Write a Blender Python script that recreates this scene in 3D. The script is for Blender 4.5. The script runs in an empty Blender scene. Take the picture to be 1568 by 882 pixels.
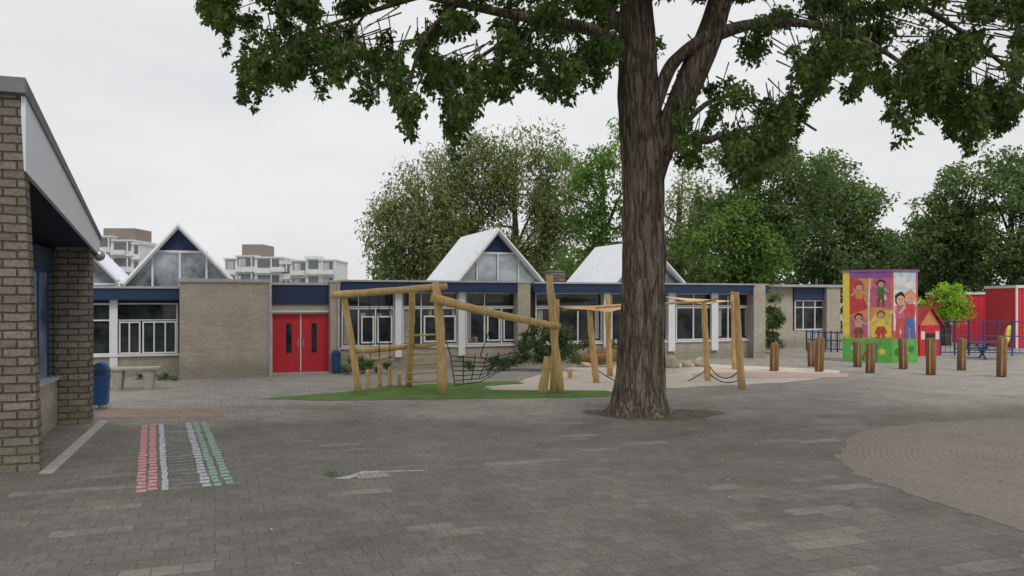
import bpy, math, random, bmesh
import numpy as np
from mathutils import Vector, Matrix
from mathutils import noise as mn
random.seed(7); rng=np.random.default_rng(7)
H=2.7; F=1250.0; CX=784.0; HY=460.0
TH=math.radians(20)
scene=bpy.context.scene

# ------------------------------------------------------------------ helpers
def W(px,py,d): return Vector(((px-CX)/F*d, d, H-(py-HY)/F*d))
def GD(py): return F*H/(py-HY)
def G(px,py,z=0.0):
    d=GD(py); return Vector(((px-CX)/F*d,d,z))
def link(o,parent=None):
    scene.collection.objects.link(o)
    if parent is not None: o.parent=parent
    return o
def empty(name,loc=(0,0,0),rot=0):
    o=bpy.data.objects.new(name,None); o.location=loc; o.rotation_euler=(0,0,rot); o.empty_display_size=.3
    return link(o)
def mesh(name,verts,faces,mat,parent=None,smooth=False):
    me=bpy.data.meshes.new(name); me.from_pydata([tuple(v) for v in verts],[],faces); me.update()
    if mat is not None: me.materials.append(mat)
    if smooth:
        me.polygons.foreach_set('use_smooth',[True]*len(me.polygons))
    return link(bpy.data.objects.new(name,me),parent)
class MB:
    """mesh builder gathering several shapes into one object"""
    def __init__(s): s.v=[];s.f=[]
    def box(s,x0,x1,y0,y1,z0,z1):
        if x0>x1:x0,x1=x1,x0
        if y0>y1:y0,y1=y1,y0
        if z0>z1:z0,z1=z1,z0
        b=len(s.v)
        s.v+=[(x0,y0,z0),(x1,y0,z0),(x1,y1,z0),(x0,y1,z0),(x0,y0,z1),(x1,y0,z1),(x1,y1,z1),(x0,y1,z1)]
        for q in [(0,3,2,1),(4,5,6,7),(0,1,5,4),(1,2,6,5),(2,3,7,6),(3,0,4,7)]: s.f.append(tuple(b+i for i in q))
        return s
    def hexa(s,pts):
        b=len(s.v); s.v+=[tuple(p) for p in pts]
        for q in [(0,3,2,1),(4,5,6,7),(0,1,5,4),(1,2,6,5),(2,3,7,6),(3,0,4,7)]: s.f.append(tuple(b+i for i in q))
        return s
    def poly(s,pts):
        b=len(s.v); s.v+=[tuple(p) for p in pts]; s.f.append(tuple(range(b,b+len(pts)))); return s
    def tube(s,pts,rad,n=10,cap=True,wob=0.0):
        pts=[Vector(p) for p in pts]; b=len(s.v); m=len(pts)
        if not hasattr(rad,'__len__'): rad=[rad]*m
        ref=None
        for i,p in enumerate(pts):
            t=(pts[min(i+1,m-1)]-pts[max(i-1,0)]).normalized()
            if ref is None:
                ref=Vector((1,0,0)) if abs(t.x)<.8 else Vector((0,1,0))
            x=(ref-t*ref.dot(t)).normalized(); y=t.cross(x); ref=x
            for k in range(n):
                a=2*math.pi*k/n; r=rad[i]*(1+wob*(random.random()-.5))
                s.v.append(tuple(p+x*math.cos(a)*r+y*math.sin(a)*r))
        for i in range(m-1):
            for k in range(n):
                a=b+i*n+k; c=b+i*n+(k+1)%n
                s.f.append((a,c,c+n,a+n))
        if cap:
            s.f.append(tuple(b+k for k in range(n))[::-1]); s.f.append(tuple(b+(m-1)*n+k for k in range(n)))
        return s
    def make(s,name,mat,parent=None,smooth=False):
        return mesh(name,s.v,s.f,mat,parent,smooth)
def log(mb,a,b,r0,r1=None,n=12,seg=7,bend=.04):
    a=Vector(a);b=Vector(b); r1=r1 or r0
    off=Vector((random.uniform(-1,1),random.uniform(-1,1),random.uniform(-1,1)))*bend
    pts=[];rr=[]
    for i in range(seg+1):
        t=i/seg; pts.append(a.lerp(b,t)+off*math.sin(t*math.pi)+Vector((random.uniform(-1,1),random.uniform(-1,1),0))*.012)
        rr.append((r0*(1-t)+r1*t)*random.uniform(.92,1.08))
    rr[0]*=.93; rr[-1]*=.88
    mb.tube(pts,rr,n)

# ------------------------------------------------------------------ materials
def newmat(name):
    m=bpy.data.materials.new(name); m.use_nodes=True
    nt=m.node_tree; b=nt.nodes['Principled BSDF']; return m,nt,b
def nd(nt,t,**k):
    n=nt.nodes.new(t)
    for a,v in k.items():
        if hasattr(n,a): setattr(n,a,v)
        else: n.inputs[a].default_value=v
    return n
def L(nt,a,b): nt.links.new(a,b)
def ramp(nt,fac,stops):
    r=nt.nodes.new('ShaderNodeValToRGB'); e=r.color_ramp.elements
    while len(e)>2: e.remove(e[-1])
    for i,(p,c) in enumerate(stops):
        if i>1: e.new(p)
        e[i].position=p; e[i].color=(*c,1) if len(c)==3 else c
    L(nt,fac,r.inputs[0]); return r.outputs[0]
def mix(nt,fac,a,b,mode='MIX'):
    m=nt.nodes.new('ShaderNodeMix'); m.data_type='RGBA'; m.blend_type=mode
    for inp,v in ((m.inputs[0],fac),(m.inputs[6],a),(m.inputs[7],b)):
        if hasattr(v,'links'): L(nt,v,inp)
        elif isinstance(v,(int,float)): inp.default_value=v
        else: inp.default_value=(*v,1)
    return m.outputs[2]
def math_(nt,op,a,b=None,c=None):
    m=nt.nodes.new('ShaderNodeMath'); m.operation=op
    for i,v in enumerate((a,b,c)):
        if v is None: continue
        if hasattr(v,'links'): L(nt,v,m.inputs[i])
        else: m.inputs[i].default_value=v
    return m.outputs[0]
def bump(nt,b,h,strength=.4,dist=.02):
    n=nd(nt,'ShaderNodeBump'); n.inputs['Strength'].default_value=strength; n.inputs['Distance'].default_value=dist
    L(nt,h,n.inputs['Height']); L(nt,n.outputs[0],b.inputs['Normal'])
def noise(nt,vec,scale,detail=5,rough=.6):
    n=nd(nt,'ShaderNodeTexNoise'); n.inputs['Scale'].default_value=scale; n.inputs['Detail'].default_value=detail; n.inputs['Roughness'].default_value=rough
    if vec is not None: L(nt,vec,n.inputs['Vector'])
    return n.outputs['Fac']
def ocoord(nt): return nt.nodes.new('ShaderNodeTexCoord').outputs['Object']
def plain(name,col,rough=.6,var=.25,scale=3.0,spec=.3,metal=0,bmp=0.0):
    m,nt,b=newmat(name); o=ocoord(nt)
    n1=noise(nt,o,scale,6); n2=noise(nt,o,scale*9,4)
    s=math_(nt,'ADD',math_(nt,'MULTIPLY',n1,.65),math_(nt,'MULTIPLY',n2,.35))
    c0=tuple(x*(1-var) for x in col); c1=tuple(min(1,x*(1+var)) for x in col)
    L(nt,ramp(nt,s,[(.3,c0),(.7,c1)]),b.inputs['Base Color'])
    b.inputs['Roughness'].default_value=rough; b.inputs['Specular IOR Level'].default_value=spec; b.inputs['Metallic'].default_value=metal
    if bmp: bump(nt,b,n2,bmp,.01)
    return m
def brickmat(name,c1,c2,mort,bw,bh,ms=.012,bmp=.5,dirt=.4,bd=.015,grit=.35):
    m,nt,b=newmat(name); o=ocoord(nt)
    sep=nd(nt,'ShaderNodeSeparateXYZ'); L(nt,o,sep.inputs[0])
    cmb=nd(nt,'ShaderNodeCombineXYZ'); L(nt,math_(nt,'ADD',sep.outputs[0],sep.outputs[1]),cmb.inputs[0]); L(nt,sep.outputs[2],cmb.inputs[1])
    wv=nd(nt,'ShaderNodeTexNoise'); wv.inputs['Scale'].default_value=4; L(nt,o,wv.inputs['Vector'])
    ws=nd(nt,'ShaderNodeVectorMath',operation='SCALE'); L(nt,wv.outputs['Color'],ws.inputs[0]); ws.inputs['Scale'].default_value=ms*1.8
    wa=nd(nt,'ShaderNodeVectorMath',operation='ADD'); L(nt,cmb.outputs[0],wa.inputs[0]); L(nt,ws.outputs[0],wa.inputs[1])
    br=nd(nt,'ShaderNodeTexBrick'); L(nt,wa.outputs[0],br.inputs['Vector'])
    br.inputs['Scale'].default_value=1; br.inputs['Brick Width'].default_value=bw; br.inputs['Row Height'].default_value=bh
    br.inputs['Mortar Size'].default_value=ms; br.inputs['Mortar Smooth'].default_value=.5; br.inputs['Bias'].default_value=0
    br.inputs['Color1'].default_value=(*c1,1); br.inputs['Color2'].default_value=(*c2,1); br.inputs['Mortar'].default_value=(*mort,1)
    n=noise(nt,o,1.3,7,.65); n2=noise(nt,o,14,5,.7)
    c=mix(nt,math_(nt,'MULTIPLY',ramp(nt,n,[(.35,(0,0,0)),(.7,(1,1,1))]),dirt),br.outputs[0],mix(nt,1,br.outputs[0],(.6,.56,.48),'MULTIPLY'))
    c=mix(nt,grit,c,ramp(nt,n2,[(.3,(.4,.4,.4)),(.7,(1,1,1))]),'MULTIPLY')
    g=math_(nt,'SUBTRACT',1.0,math_(nt,'MULTIPLY',math_(nt,'ADD',sep.outputs[2],math_(nt,'MULTIPLY',n,-.6)),2.2))
    gc=nd(nt,'ShaderNodeClamp'); L(nt,g,gc.inputs[0])
    c=mix(nt,math_(nt,'MULTIPLY',gc.outputs[0],.4),c,(.16,.16,.11))
    L(nt,c,b.inputs['Base Color']); b.inputs['Roughness'].default_value=.9; b.inputs['Specular IOR Level'].default_value=.15
    h=math_(nt,'ADD',math_(nt,'SUBTRACT',1.0,br.outputs['Fac']),math_(nt,'MULTIPLY',n2,.9))
    bump(nt,b,h,bmp,bd)
    return m
M_brick=brickmat('beige_brick',(.56,.505,.415),(.46,.415,.34),(.45,.425,.37),.22,.075,.012,.4)
M_pier=brickmat('grey_split_block',(.34,.305,.25),(.235,.21,.17),(.12,.11,.09),.40,.14,.018,1.0,.6,.04,.7)
M_cap=plain('grey_coping',(.40,.40,.40),.7)
M_darkcap=plain('dark_roof_trim',(.17,.17,.18),.6)
M_blue=plain('navy_blue_panel',(.022,.042,.10),.5,.15,2)
M_white=plain('white_painted_wood',(.70,.71,.72),.5,.08,4)
M_whitepanel=plain('white_cladding',(.68,.71,.78),.45,.06,1.5)
M_flatwhite=plain('pale_render',(.60,.61,.61),.7,.1,.4)
M_roofw=plain('light_zinc_roof',(.78,.80,.83),.45,.08,1.2)
M_red=plain('red_door_paint',(.56,.03,.045),.4,.12,2)
M_soffit=plain('dark_soffit',(.035,.04,.065),.8)
M_concrete=plain('weathered_concrete',(.38,.37,.33),.9,.3,4,bmp=.4)
M_kerb=plain('kerb_concrete',(.27,.26,.235),.9,.35,4,bmp=.4)
M_bin=plain('blue_bin_plastic',(.02,.07,.20),.45,.15,4)
M_fence=plain('blue_fence_paint',(.03,.07,.19),.45,.2,4)
M_rope=plain('dark_rope',(.04,.045,.045),.9)
M_metal=plain('galvanised_steel',(.35,.36,.37),.4,.15,6,metal=.6)
M_sail=plain('tan_sail_cloth',(.68,.47,.28),.9,.12,2)
M_rock=plain('pale_boulder',(.50,.44,.35),.95,.3,2.5,bmp=.6)
def glassmat(name,col,rough,spec,metal=0,sc=.8):
    m,nt,b=newmat(name); o=ocoord(nt)
    n=noise(nt,o,sc,5,.65)
    L(nt,ramp(nt,n,[(.38,tuple(x*.35 for x in col)),(.62,tuple(x*2.0 for x in col))]),b.inputs['Base Color'])
    b.inputs['Roughness'].default_value=rough; b.inputs['Specular IOR Level'].default_value=spec; b.inputs['Metallic'].default_value=metal
    return m
M_glass=glassmat('window_glass',(.022,.028,.031),.05,.4,0,1.2)
M_glassl=glassmat('gable_glass',(.22,.25,.27),.12,.9,.15,.6)  # pale base colour stands in for the sky reflected in the gables
M_blind=glassmat('blue_grey_blind',(.14,.18,.26),.3,.6)
def woodmat(name,a,bcol,scale=1.0,mid=(.42,.27,.12)):
    m,nt,b=newmat(name); o=ocoord(nt)
    mp=nd(nt,'ShaderNodeMapping'); mp.inputs['Scale'].default_value=(7,7,1.3); L(nt,o,mp.inputs[0])
    n=noise(nt,mp.outputs[0],2.2*scale,6,.65); n2=noise(nt,o,1.1,3)
    c=ramp(nt,n,[(.32,a),(.66,bcol)])
    c=mix(nt,math_(nt,'MULTIPLY',n2,.5),c,mid)
    L(nt,c,b.inputs['Base Color']); b.inputs['Roughness'].default_value=.7; b.inputs['Specular IOR Level'].default_value=.25
    bump(nt,b,n,.5,.012); return m
M_wood=woodmat('debarked_robinia_wood',(.42,.25,.09),(.78,.56,.28),1,(.54,.36,.16))
M_post=woodmat('brown_post_wood',(.12,.06,.03),(.30,.165,.08),1,(.24,.13,.065))
M_batten=woodmat('pale_batten_wood',(.26,.15,.06),(.50,.32,.15),1,(.32,.2,.1))
def barkmat():
    m,nt,b=newmat('tree_bark'); o=ocoord(nt)
    mp=nd(nt,'ShaderNodeMapping'); mp.inputs['Scale'].default_value=(1,1,.15); L(nt,o,mp.inputs[0])
    r1=math_(nt,'MINIMUM',math_(nt,'MULTIPLY',math_(nt,'ABSOLUTE',math_(nt,'SUBTRACT',noise(nt,mp.outputs[0],8,2,.5),.5)),10.0),1.0)
    r2=math_(nt,'MINIMUM',math_(nt,'MULTIPLY',math_(nt,'ABSOLUTE',math_(nt,'SUBTRACT',noise(nt,mp.outputs[0],17,2,.5),.5)),9.0),1.0)
    n2=noise(nt,o,22,5,.7); n3=noise(nt,o,1.0,4)
    h=math_(nt,'ADD',math_(nt,'ADD',math_(nt,'MULTIPLY',r1,.5),math_(nt,'MULTIPLY',r2,.25)),math_(nt,'MULTIPLY',n2,.25))
    c=ramp(nt,h,[(.12,(.048,.038,.028)),(.5,(.145,.118,.088)),(.88,(.27,.225,.175))])
    c=mix(nt,math_(nt,'MULTIPLY',n3,.35),c,(.14,.135,.10))
    L(nt,c,b.inputs['Base Color']); b.inputs['Roughness'].default_value=.95; b.inputs['Specular IOR Level'].default_value=.1
    bump(nt,b,h,1.0,.07); return m
M_bark=barkmat()
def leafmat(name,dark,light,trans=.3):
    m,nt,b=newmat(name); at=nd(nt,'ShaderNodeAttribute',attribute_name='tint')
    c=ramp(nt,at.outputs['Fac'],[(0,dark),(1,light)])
    L(nt,c,b.inputs['Base Color']); b.inputs['Roughness'].default_value=.65; b.inputs['Specular IOR Level'].default_value=.2
    t=nd(nt,'ShaderNodeBsdfTranslucent'); L(nt,mix(nt,1,c,(1.2,1.4,.6),'MULTIPLY'),t.inputs[0])
    ms=nd(nt,'ShaderNodeMixShader'); ms.inputs[0].default_value=trans
    L(nt,b.outputs[0],ms.inputs[1]); L(nt,t.outputs[0],ms.inputs[2])
    L(nt,ms.outputs[0],nt.nodes['Material Output'].inputs[0]); return m
M_leaf=leafmat('tree_leaf',(.038,.068,.024),(.155,.225,.07),.4)
M_willow=leafmat('willow_leaf',(.095,.125,.05),(.28,.32,.14),.3)
M_green=leafmat('green_leaf',(.07,.13,.033),(.21,.34,.08),.3)
M_dgreen=leafmat('dark_leaf',(.06,.10,.042),(.195,.275,.105),.3)
M_lime=leafmat('lime_leaf',(.20,.36,.03),(.42,.64,.08),.3)
M_shrub=leafmat('shrub_leaf',(.04,.07,.028),(.16,.22,.085),.25)

# ------------------------------------------------------------------ foliage
def leaves(name,C,R,N,size,mat,parent=None,squash=.75,droop=0.0,tintc=None,aspect=.5):
    C=np.asarray(C,float);R=np.asarray(R,float);N=np.asarray(N,int)
    idx=np.repeat(np.arange(len(C)),N); n=len(idx)
    d=rng.normal(size=(n,3)); d/=np.linalg.norm(d,axis=1)[:,None]
    rr=rng.random(n)**.5
    p=C[idx]+d*(rr*R[idx])[:,None]*np.array([1,1,squash])
    if droop: p[:,2]-=rng.random(n)**2*R[idx]*droop
    t=rng.normal(size=(n,3)); t[:,2]=t[:,2]*.7-.5*(1 if droop==0 else 2.0); t/=np.linalg.norm(t,axis=1)[:,None]
    b=np.cross(t,rng.normal(size=(n,3))); b/=np.linalg.norm(b,axis=1)[:,None]
    s=size*rng.uniform(.6,1.35,n)[:,None]; w=s*aspect*.5
    nrm=np.cross(t,b)
    v=np.stack([p,p+t*s*.4+b*w+nrm*s*.06,p+t*s,p+t*s*.4-b*w+nrm*s*.06],1).reshape(-1,3)
    me=bpy.data.meshes.new(name); me.vertices.add(4*n); me.vertices.foreach_set('co',v.ravel())
    me.loops.add(4*n); me.loops.foreach_set('vertex_index',np.arange(4*n,dtype=np.int32))
    me.polygons.add(n); me.polygons.foreach_set('loop_start',np.arange(0,4*n,4,dtype=np.int32))
    tc=rng.random(len(C)) if tintc is None else np.asarray(tintc)
    tint=np.clip(tc[idx]*.6+rng.random(n)*.5-.05,0,1)
    a=me.attributes.new('tint','FLOAT','POINT'); a.data.foreach_set('value',np.repeat(tint,4))
    me.materials.append(mat); me.update(calc_edges=True); me.validate()
    return link(bpy.data.objects.new(name,me),parent)
def crown_clumps(cx,cy,cz,rx,ry,rz,n,r,shell=.55):
    C=[];R=[];T=[]
    for i in range(n):
        d=Vector((random.gauss(0,1),random.gauss(0,1),random.gauss(0,1))).normalized()
        if d.y>.45: d.y=-d.y
        k=shell+(1-shell)*random.random()
        lump=1+.18*math.sin(d.x*5+cx)+.15*math.sin(d.z*7+cy)+.12*math.sin(d.y*6)
        k*=lump*.9
        C.append((cx+d.x*k*rx,cy+d.y*k*ry,cz+d.z*k*rz)); R.append(r*random.uniform(.5,1.3))
        T.append(min(1,max(0,.35+.4*d.z+random.uniform(-.35,.35))))  # higher clumps tinted lighter: top light and underside shade put into leaf colour
    return C,R,T
def bgtree(name,px,d,ptop,pbot,hwpx,mat,n=120,r=1.0,leaf=.3,per=90,squash=.8,droop=0,extra=(),aspect=.5):
    s=F/d; x=(px-CX)/s; zt=H-(ptop-HY)/s; zb=max(1.2,H-(pbot-HY)/s); rx=hwpx/s
    e=empty(name,(0,0,0))
    C,R,T=crown_clumps(x,d,(zt+zb)/2,rx,rx*.8,(zt-zb)/2,n,r)
    for (ex,et,eb,ew,en) in extra:
        xx=(ex-CX)/s; a=H-(et-HY)/s; b=H-(eb-HY)/s
        c2,r2,t2=crown_clumps(xx,d+random.uniform(-1.5,1.5),(a+b)/2,ew/s,ew/s*.8,(a-b)/2,en,r)
        C+=c2;R+=r2;T+=t2
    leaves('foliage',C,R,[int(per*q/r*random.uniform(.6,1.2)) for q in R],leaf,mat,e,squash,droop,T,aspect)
    mb=MB(); mb.tube([(x,d,-.2),(x+.1,d,zt*.3),(x-.1,d,zt*.6),(x,d,zt*.85)],[.35,.28,.18,.05],8)
    for k in range(9):
        t=random.uniform(.25,.65); q=random.choice(C)
        a=Vector((x,d,zt*t)); b=Vector(q); mb.tube([a,a.lerp(b,.5)+Vector((0,0,.4)),b],[.13,.08,.03],5,False)
    mb.make('trunk',M_bark,e,True)
    return e

# ------------------------------------------------------------------ ground
def groundmat():
    m,nt,b=newmat('concrete_paving'); o=ocoord(nt)
    mp=nd(nt,'ShaderNodeMapping'); mp.inputs['Rotation'].default_value=(0,0,-TH); L(nt,o,mp.inputs[0])
    def bt(w,h,ms,off=.5):
        br=nd(nt,'ShaderNodeTexBrick'); br.offset=off; L(nt,mp.outputs[0],br.inputs['Vector']); br.inputs['Scale'].default_value=1
        br.inputs['Brick Width'].default_value=w; br.inputs['Row Height'].default_value=h; br.inputs['Mortar Size'].default_value=ms
        br.inputs['Color1'].default_value=(0,0,0,1); br.inputs['Color2'].default_value=(1,1,1,1); br.inputs['Mortar'].default_value=(.5,.5,.5,1); br.inputs['Mortar Smooth'].default_value=.5
        return br
    b1=bt(.3,.3,.009); b2=bt(.9,.3,.0,.37)
    n1=noise(nt,o,.35,6,.6); n2=noise(nt,o,5,6,.7); n3=noise(nt,o,50,4,.8); n4=noise(nt,o,.8,7,.7); n5=noise(nt,o,.12,4,.6); n6=noise(nt,o,16,5,.75)
    sep=nd(nt,'ShaderNodeSeparateXYZ'); L(nt,o,sep.inputs[0])
    # older darker paving near, newer pale paving around the play area
    y=math_(nt,'ADD',sep.outputs[1],math_(nt,'MULTIPLY',math_(nt,'SUBTRACT',n1,.5),7.0))
    y=math_(nt,'ADD',y,math_(nt,'MULTIPLY',math_(nt,'MAXIMUM',sep.outputs[0],0.0),-.12))
    pale=nd(nt,'ShaderNodeMapRange'); pale.inputs[1].default_value=17.5; pale.inputs[2].default_value=22; L(nt,y,pale.inputs[0])
    base=ramp(nt,math_(nt,'ADD',math_(nt,'MULTIPLY',n4,.55),math_(nt,'MULTIPLY',n5,.45)),[(.36,(.16,.152,.135)),(.5,(.21,.20,.18)),(.64,(.265,.253,.228))])
    palec=ramp(nt,n4,[(.3,(.42,.395,.355)),(.7,(.56,.535,.49))])
    c=mix(nt,pale.outputs[0],base,palec)
    tile=mix(nt,.32,(1,1,1),ramp(nt,b1.outputs[0],[(0,(.55,.55,.55)),(1,(1.0,1.0,.99))]),'MULTIPLY')
    c=mix(nt,1,c,tile,'MULTIPLY')
    sel=math_(nt,'MULTIPLY',ramp(nt,b2.outputs[0],[(.84,(0,0,0)),(.92,(1,1,1))]),ramp(nt,n1,[(.48,(0,0,0)),(.58,(1,1,1))]))
    c=mix(nt,math_(nt,'MULTIPLY',sel,.5),c,(.38,.36,.325))
    c=mix(nt,.4,c,ramp(nt,n2,[(.3,(.5,.5,.49)),(.7,(1.0,1.0,1.0))]),'MULTIPLY')
    c=mix(nt,.45,c,ramp(nt,n6,[(.35,(.45,.45,.44)),(.6,(1.0,1.0,1.0))]),'MULTIPLY')
    c=mix(nt,.6,c,ramp(nt,n3,[(.32,(.25,.25,.24)),(.58,(1.0,1.0,1.0))]),'MULTIPLY')
    c=mix(nt,math_(nt,'MULTIPLY',ramp(nt,n3,[(.62,(0,0,0)),(.70,(1,1,1))]),.6),c,(.50,.475,.42))
    c=mix(nt,math_(nt,'MULTIPLY',b1.outputs['Fac'],math_(nt,'MULTIPLY',n2,.9)),c,(.075,.073,.055))
    st=ramp(nt,noise(nt,o,.55,8,.75),[(.54,(0,0,0)),(.66,(1,1,1))])
    c=mix(nt,math_(nt,'MULTIPLY',st,.25),c,(.11,.105,.09))
    L(nt,c,b.inputs['Base Color']); b.inputs['Roughness'].default_value=.9; b.inputs['Specular IOR Level'].default_value=.15
    bump(nt,b,math_(nt,'ADD',math_(nt,'SUBTRACT',math_(nt,'MULTIPLY',n3,.6),b1.outputs['Fac']),n6),.6,.012)
    return m
M_ground=groundmat()
mesh('ground',[(-700,-60,0),(700,-60,0),(700,1200,0),(-700,1200,0)],[(0,1,2,3)],M_ground)
def speckle(name,c0,c1,sc=30,rough=.9,sc2=1.5,bmp=.4):
    m,nt,b=newmat(name); o=ocoord(nt)
    n=math_(nt,'ADD',math_(nt,'MULTIPLY',noise(nt,o,sc,5,.7),.55),math_(nt,'MULTIPLY',noise(nt,o,sc2,5,.6),.45))
    L(nt,ramp(nt,n,[(.36,c0),(.62,c1)]),b.inputs['Base Color']); b.inputs['Roughness'].default_value=rough; b.inputs['Specular IOR Level'].default_value=.15
    bump(nt,b,n,bmp,.02); return m
M_turf=speckle('artificial_turf',(.06,.125,.03),(.16,.27,.075),25)
M_sand=speckle('pale_sand',(.50,.44,.37),(.69,.62,.53),20)
M_soil=speckle('soil',(.05,.04,.03),(.16,.135,.105),12)
M_pinkp=brickmat('pink_paving',(.44,.28,.24),(.38,.25,.215),(.27,.22,.19),.3,.3)
def flat(name,pts,z,mat,ragged=0.0,sub=4):
    q=[]
    n=len(pts)
    P=[G(*p) for p in pts]
    for i in range(n):
        a=P[i];b=P[(i+1)%n]
        for k in range(sub):
            v=a.lerp(b,k/sub); q.append((v.x+random.uniform(-1,1)*ragged,v.y+random.uniform(-1,1)*ragged,z))
    return mesh(name,q,[tuple(range(len(q)))],mat)
flat('artificial_grass',[(400,611),(440,607),(520,601),(590,592),(700,586),(790,584),(803,587),(745,592),(728,597),(800,598),(930,598),(947,604),(930,608),(700,611),(500,614)],.008,M_turf,.06)
flat('sand_area',[(735,592),(800,583),(845,570),(880,560),(1000,556),(1090,558),(1180,562),(1290,568),(1270,577),(1200,586),(1080,592),(1000,596),(935,599),(760,598)],.004,M_sand,.15)
flat('pink_paving_strip',[(150,626),(338,626),(345,638),(135,640)],.004,M_pinkp,0,1)
flat('pink_rubber_path',[(1060,572),(1160,569),(1300,572),(1298,578),(1150,580),(1060,578)],.008,speckle('pink_rubber',(.42,.31,.27),(.54,.43,.38)),.05)
def circmat():
    m,nt,b=newmat('circular_brick_paving'); o=ocoord(nt)
    sep=nd(nt,'ShaderNodeSeparateXYZ'); L(nt,o,sep.inputs[0])
    r=math_(nt,'SQRT',math_(nt,'ADD',math_(nt,'POWER',sep.outputs[0],2.0),math_(nt,'POWER',sep.outputs[1],2.0)))
    a=math_(nt,'MULTIPLY',math_(nt,'ARCTAN2',sep.outputs[1],sep.outputs[0]),5.0)
    cmb=nd(nt,'ShaderNodeCombineXYZ'); L(nt,a,cmb.inputs[0]); L(nt,r,cmb.inputs[1])
    br=nd(nt,'ShaderNodeTexBrick'); L(nt,cmb.outputs[0],br.inputs['Vector']); br.inputs['Scale'].default_value=1
    br.inputs['Brick Width'].default_value=.2; br.inputs['Row Height'].default_value=.1; br.inputs['Mortar Size'].default_value=.008
    br.inputs['Color1'].default_value=(.275,.247,.207,1); br.inputs['Color2'].default_value=(.225,.203,.17,1); br.inputs['Mortar'].default_value=(.15,.135,.11,1)
    n=noise(nt,o,.7,7,.7); n2=noise(nt,o,45,4,.75); n6=noise(nt,o,14,5,.75)
    c=mix(nt,ramp(nt,n,[(.38,(.1,.1,.1)),(.62,(.7,.7,.7))]),br.outputs[0],(.295,.265,.222))
    # edge worn into the surrounding grey
    e=nd(nt,'ShaderNodeMapRange'); e.inputs[1].default_value=5.4; e.inputs[2].default_value=6.35; L(nt,math_(nt,'ADD',r,math_(nt,'MULTIPLY',math_(nt,'SUBTRACT',n,.5),1.5)),e.inputs[0])
    c=mix(nt,math_(nt,'MULTIPLY',e.outputs[0],.6),c,(.225,.21,.185))
    c=mix(nt,.45,c,ramp(nt,n6,[(.35,(.45,.45,.44)),(.6,(1,1,1))]),'MULTIPLY')
    c=mix(nt,.6,c,ramp(nt,n2,[(.32,(.3,.3,.29)),(.6,(1,1,1))]),'MULTIPLY')
    c=mix(nt,math_(nt,'MULTIPLY',ramp(nt,n2,[(.62,(0,0,0)),(.70,(1,1,1))]),.6),c,(.50,.46,.39))
    L(nt,c,b.inputs['Base Color']); b.inputs['Roughness'].default_value=.9; b.inputs['Specular IOR Level'].default_value=.15
    bump(nt,b,math_(nt,'SUBTRACT',n2,math_(nt,'MULTIPLY',br.outputs['Fac'],.6)),.5,.01); return m
cv=[]
for i in range(260):
    a=2*math.pi*i/260; k=6.3*(1+.01*math.sin(9*a)+random.uniform(-.014,.014)); cv.append((k*math.cos(a),k*math.sin(a),.004))
o=mesh('circular_brick_paving',cv,[tuple(range(260))],circmat()); o.location=(11.7,12.3,0)

def chalk(name,col,amt=.5):
    m,nt,b=newmat(name); o=ocoord(nt)
    n=noise(nt,o,13,6,.85)
    f=ramp(nt,n,[(amt-.12,(0,0,0)),(amt+.1,(.9,.9,.9))])
    L(nt,mix(nt,f,(.17,.163,.147),col),b.inputs['Base Color']); b.inputs['Roughness'].default_value=.9; return m
tr=empty('hopscotch_marking',tuple(G(288,748)),math.atan2(G(269,648).y-G(288,748).y,G(269,648).x-G(288,748).x)-math.pi/2)
Lt=(G(269,648)-G(288,748)).length
cp=chalk('pink_chalk',(.66,.25,.28),.48); ct=chalk('teal_chalk',(.20,.46,.39),.51); cw=chalk('white_chalk',(.50,.52,.55),.5); cl=chalk('pale_blue_chalk',(.42,.47,.54),.47); cs=chalk('faint_blue_chalk',(.36,.39,.45),.52)
rows=26
bp,bt_,bw,bl,b3=MB(),MB(),MB(),MB(),MB()
def q(mb,x0,x1,y0,y1,z=.005):
    j=lambda:random.uniform(-.016,.016)
    mb.poly([(x0+j(),y0+j(),z),(x1+j(),y0+j(),z),(x1+j(),y1+j(),z),(x0+j(),y1+j(),z)])
for i in range(rows):
    y0=i*Lt/rows; y1=y0+Lt/rows-.06
    for c in range(2): q(bp,-.68+c*.155,-.68+c*.155+.12,y0+(c*.08),y1+(c*.08))
    q(bl,-.34,-.25,y0,y1+.05)
    q(bl,.19,.31,y0,y1)
    q(bt_,.35,.45,y0,y1); q(bt_,.51,.63,y0+.08,y1+.08)
    ym=y0+.03*random.random(); q(b3,-.22,.16,ym,ym+.035,.005)
    if random.random()<.6: q(b3,-.2,random.uniform(-.1,.1),ym+.1,ym+.12,.005)
bp.make('pink_lane',cp,tr); bt_.make('teal_lane',ct,tr); bl.make('pale_lane',cl,tr); b3.make('cross_strokes',cs,tr)
dr=empty('drain_cover',tuple(G(570,728)),TH)
MB().box(-.25,.25,-.2,.2,.004,.012).make('frame',M_kerb,dr)
g=MB(); [g.box(-.2+i*.08,-.16+i*.08,-.16,.16,.0121,.016) for i in range(6)]; g.make('grate',M_darkcap,dr)
mesh('paint_smear',[(-.6,-.02,.006),(-.4,-.14,.006),(-.26,-.03,.006),(-.05,.23,.006),(.1,.21,.006),(.9,.0,.006),(.8,.09,.006),(.1,.29,.006),(-.1,.33,.006),(-.35,.08,.006)],[tuple(range(10))],cw,dr)
leaves('moss_patch',[tuple(G(508,727,.01)),tuple(G(518,729,.01)),tuple(G(512,724,.01))],[.16,.12,.1],[90,50,30],.04,M_shrub,None,.1)
LC=[(random.uniform(-9,12),random.uniform(6,23),.012) for _ in range(700)]
leaves('leaf_litter',LC,[.01]*700,[1]*700,.045,leafmat('dry_leaf',(.20,.16,.07),(.48,.47,.22),.2),None,.1)

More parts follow.
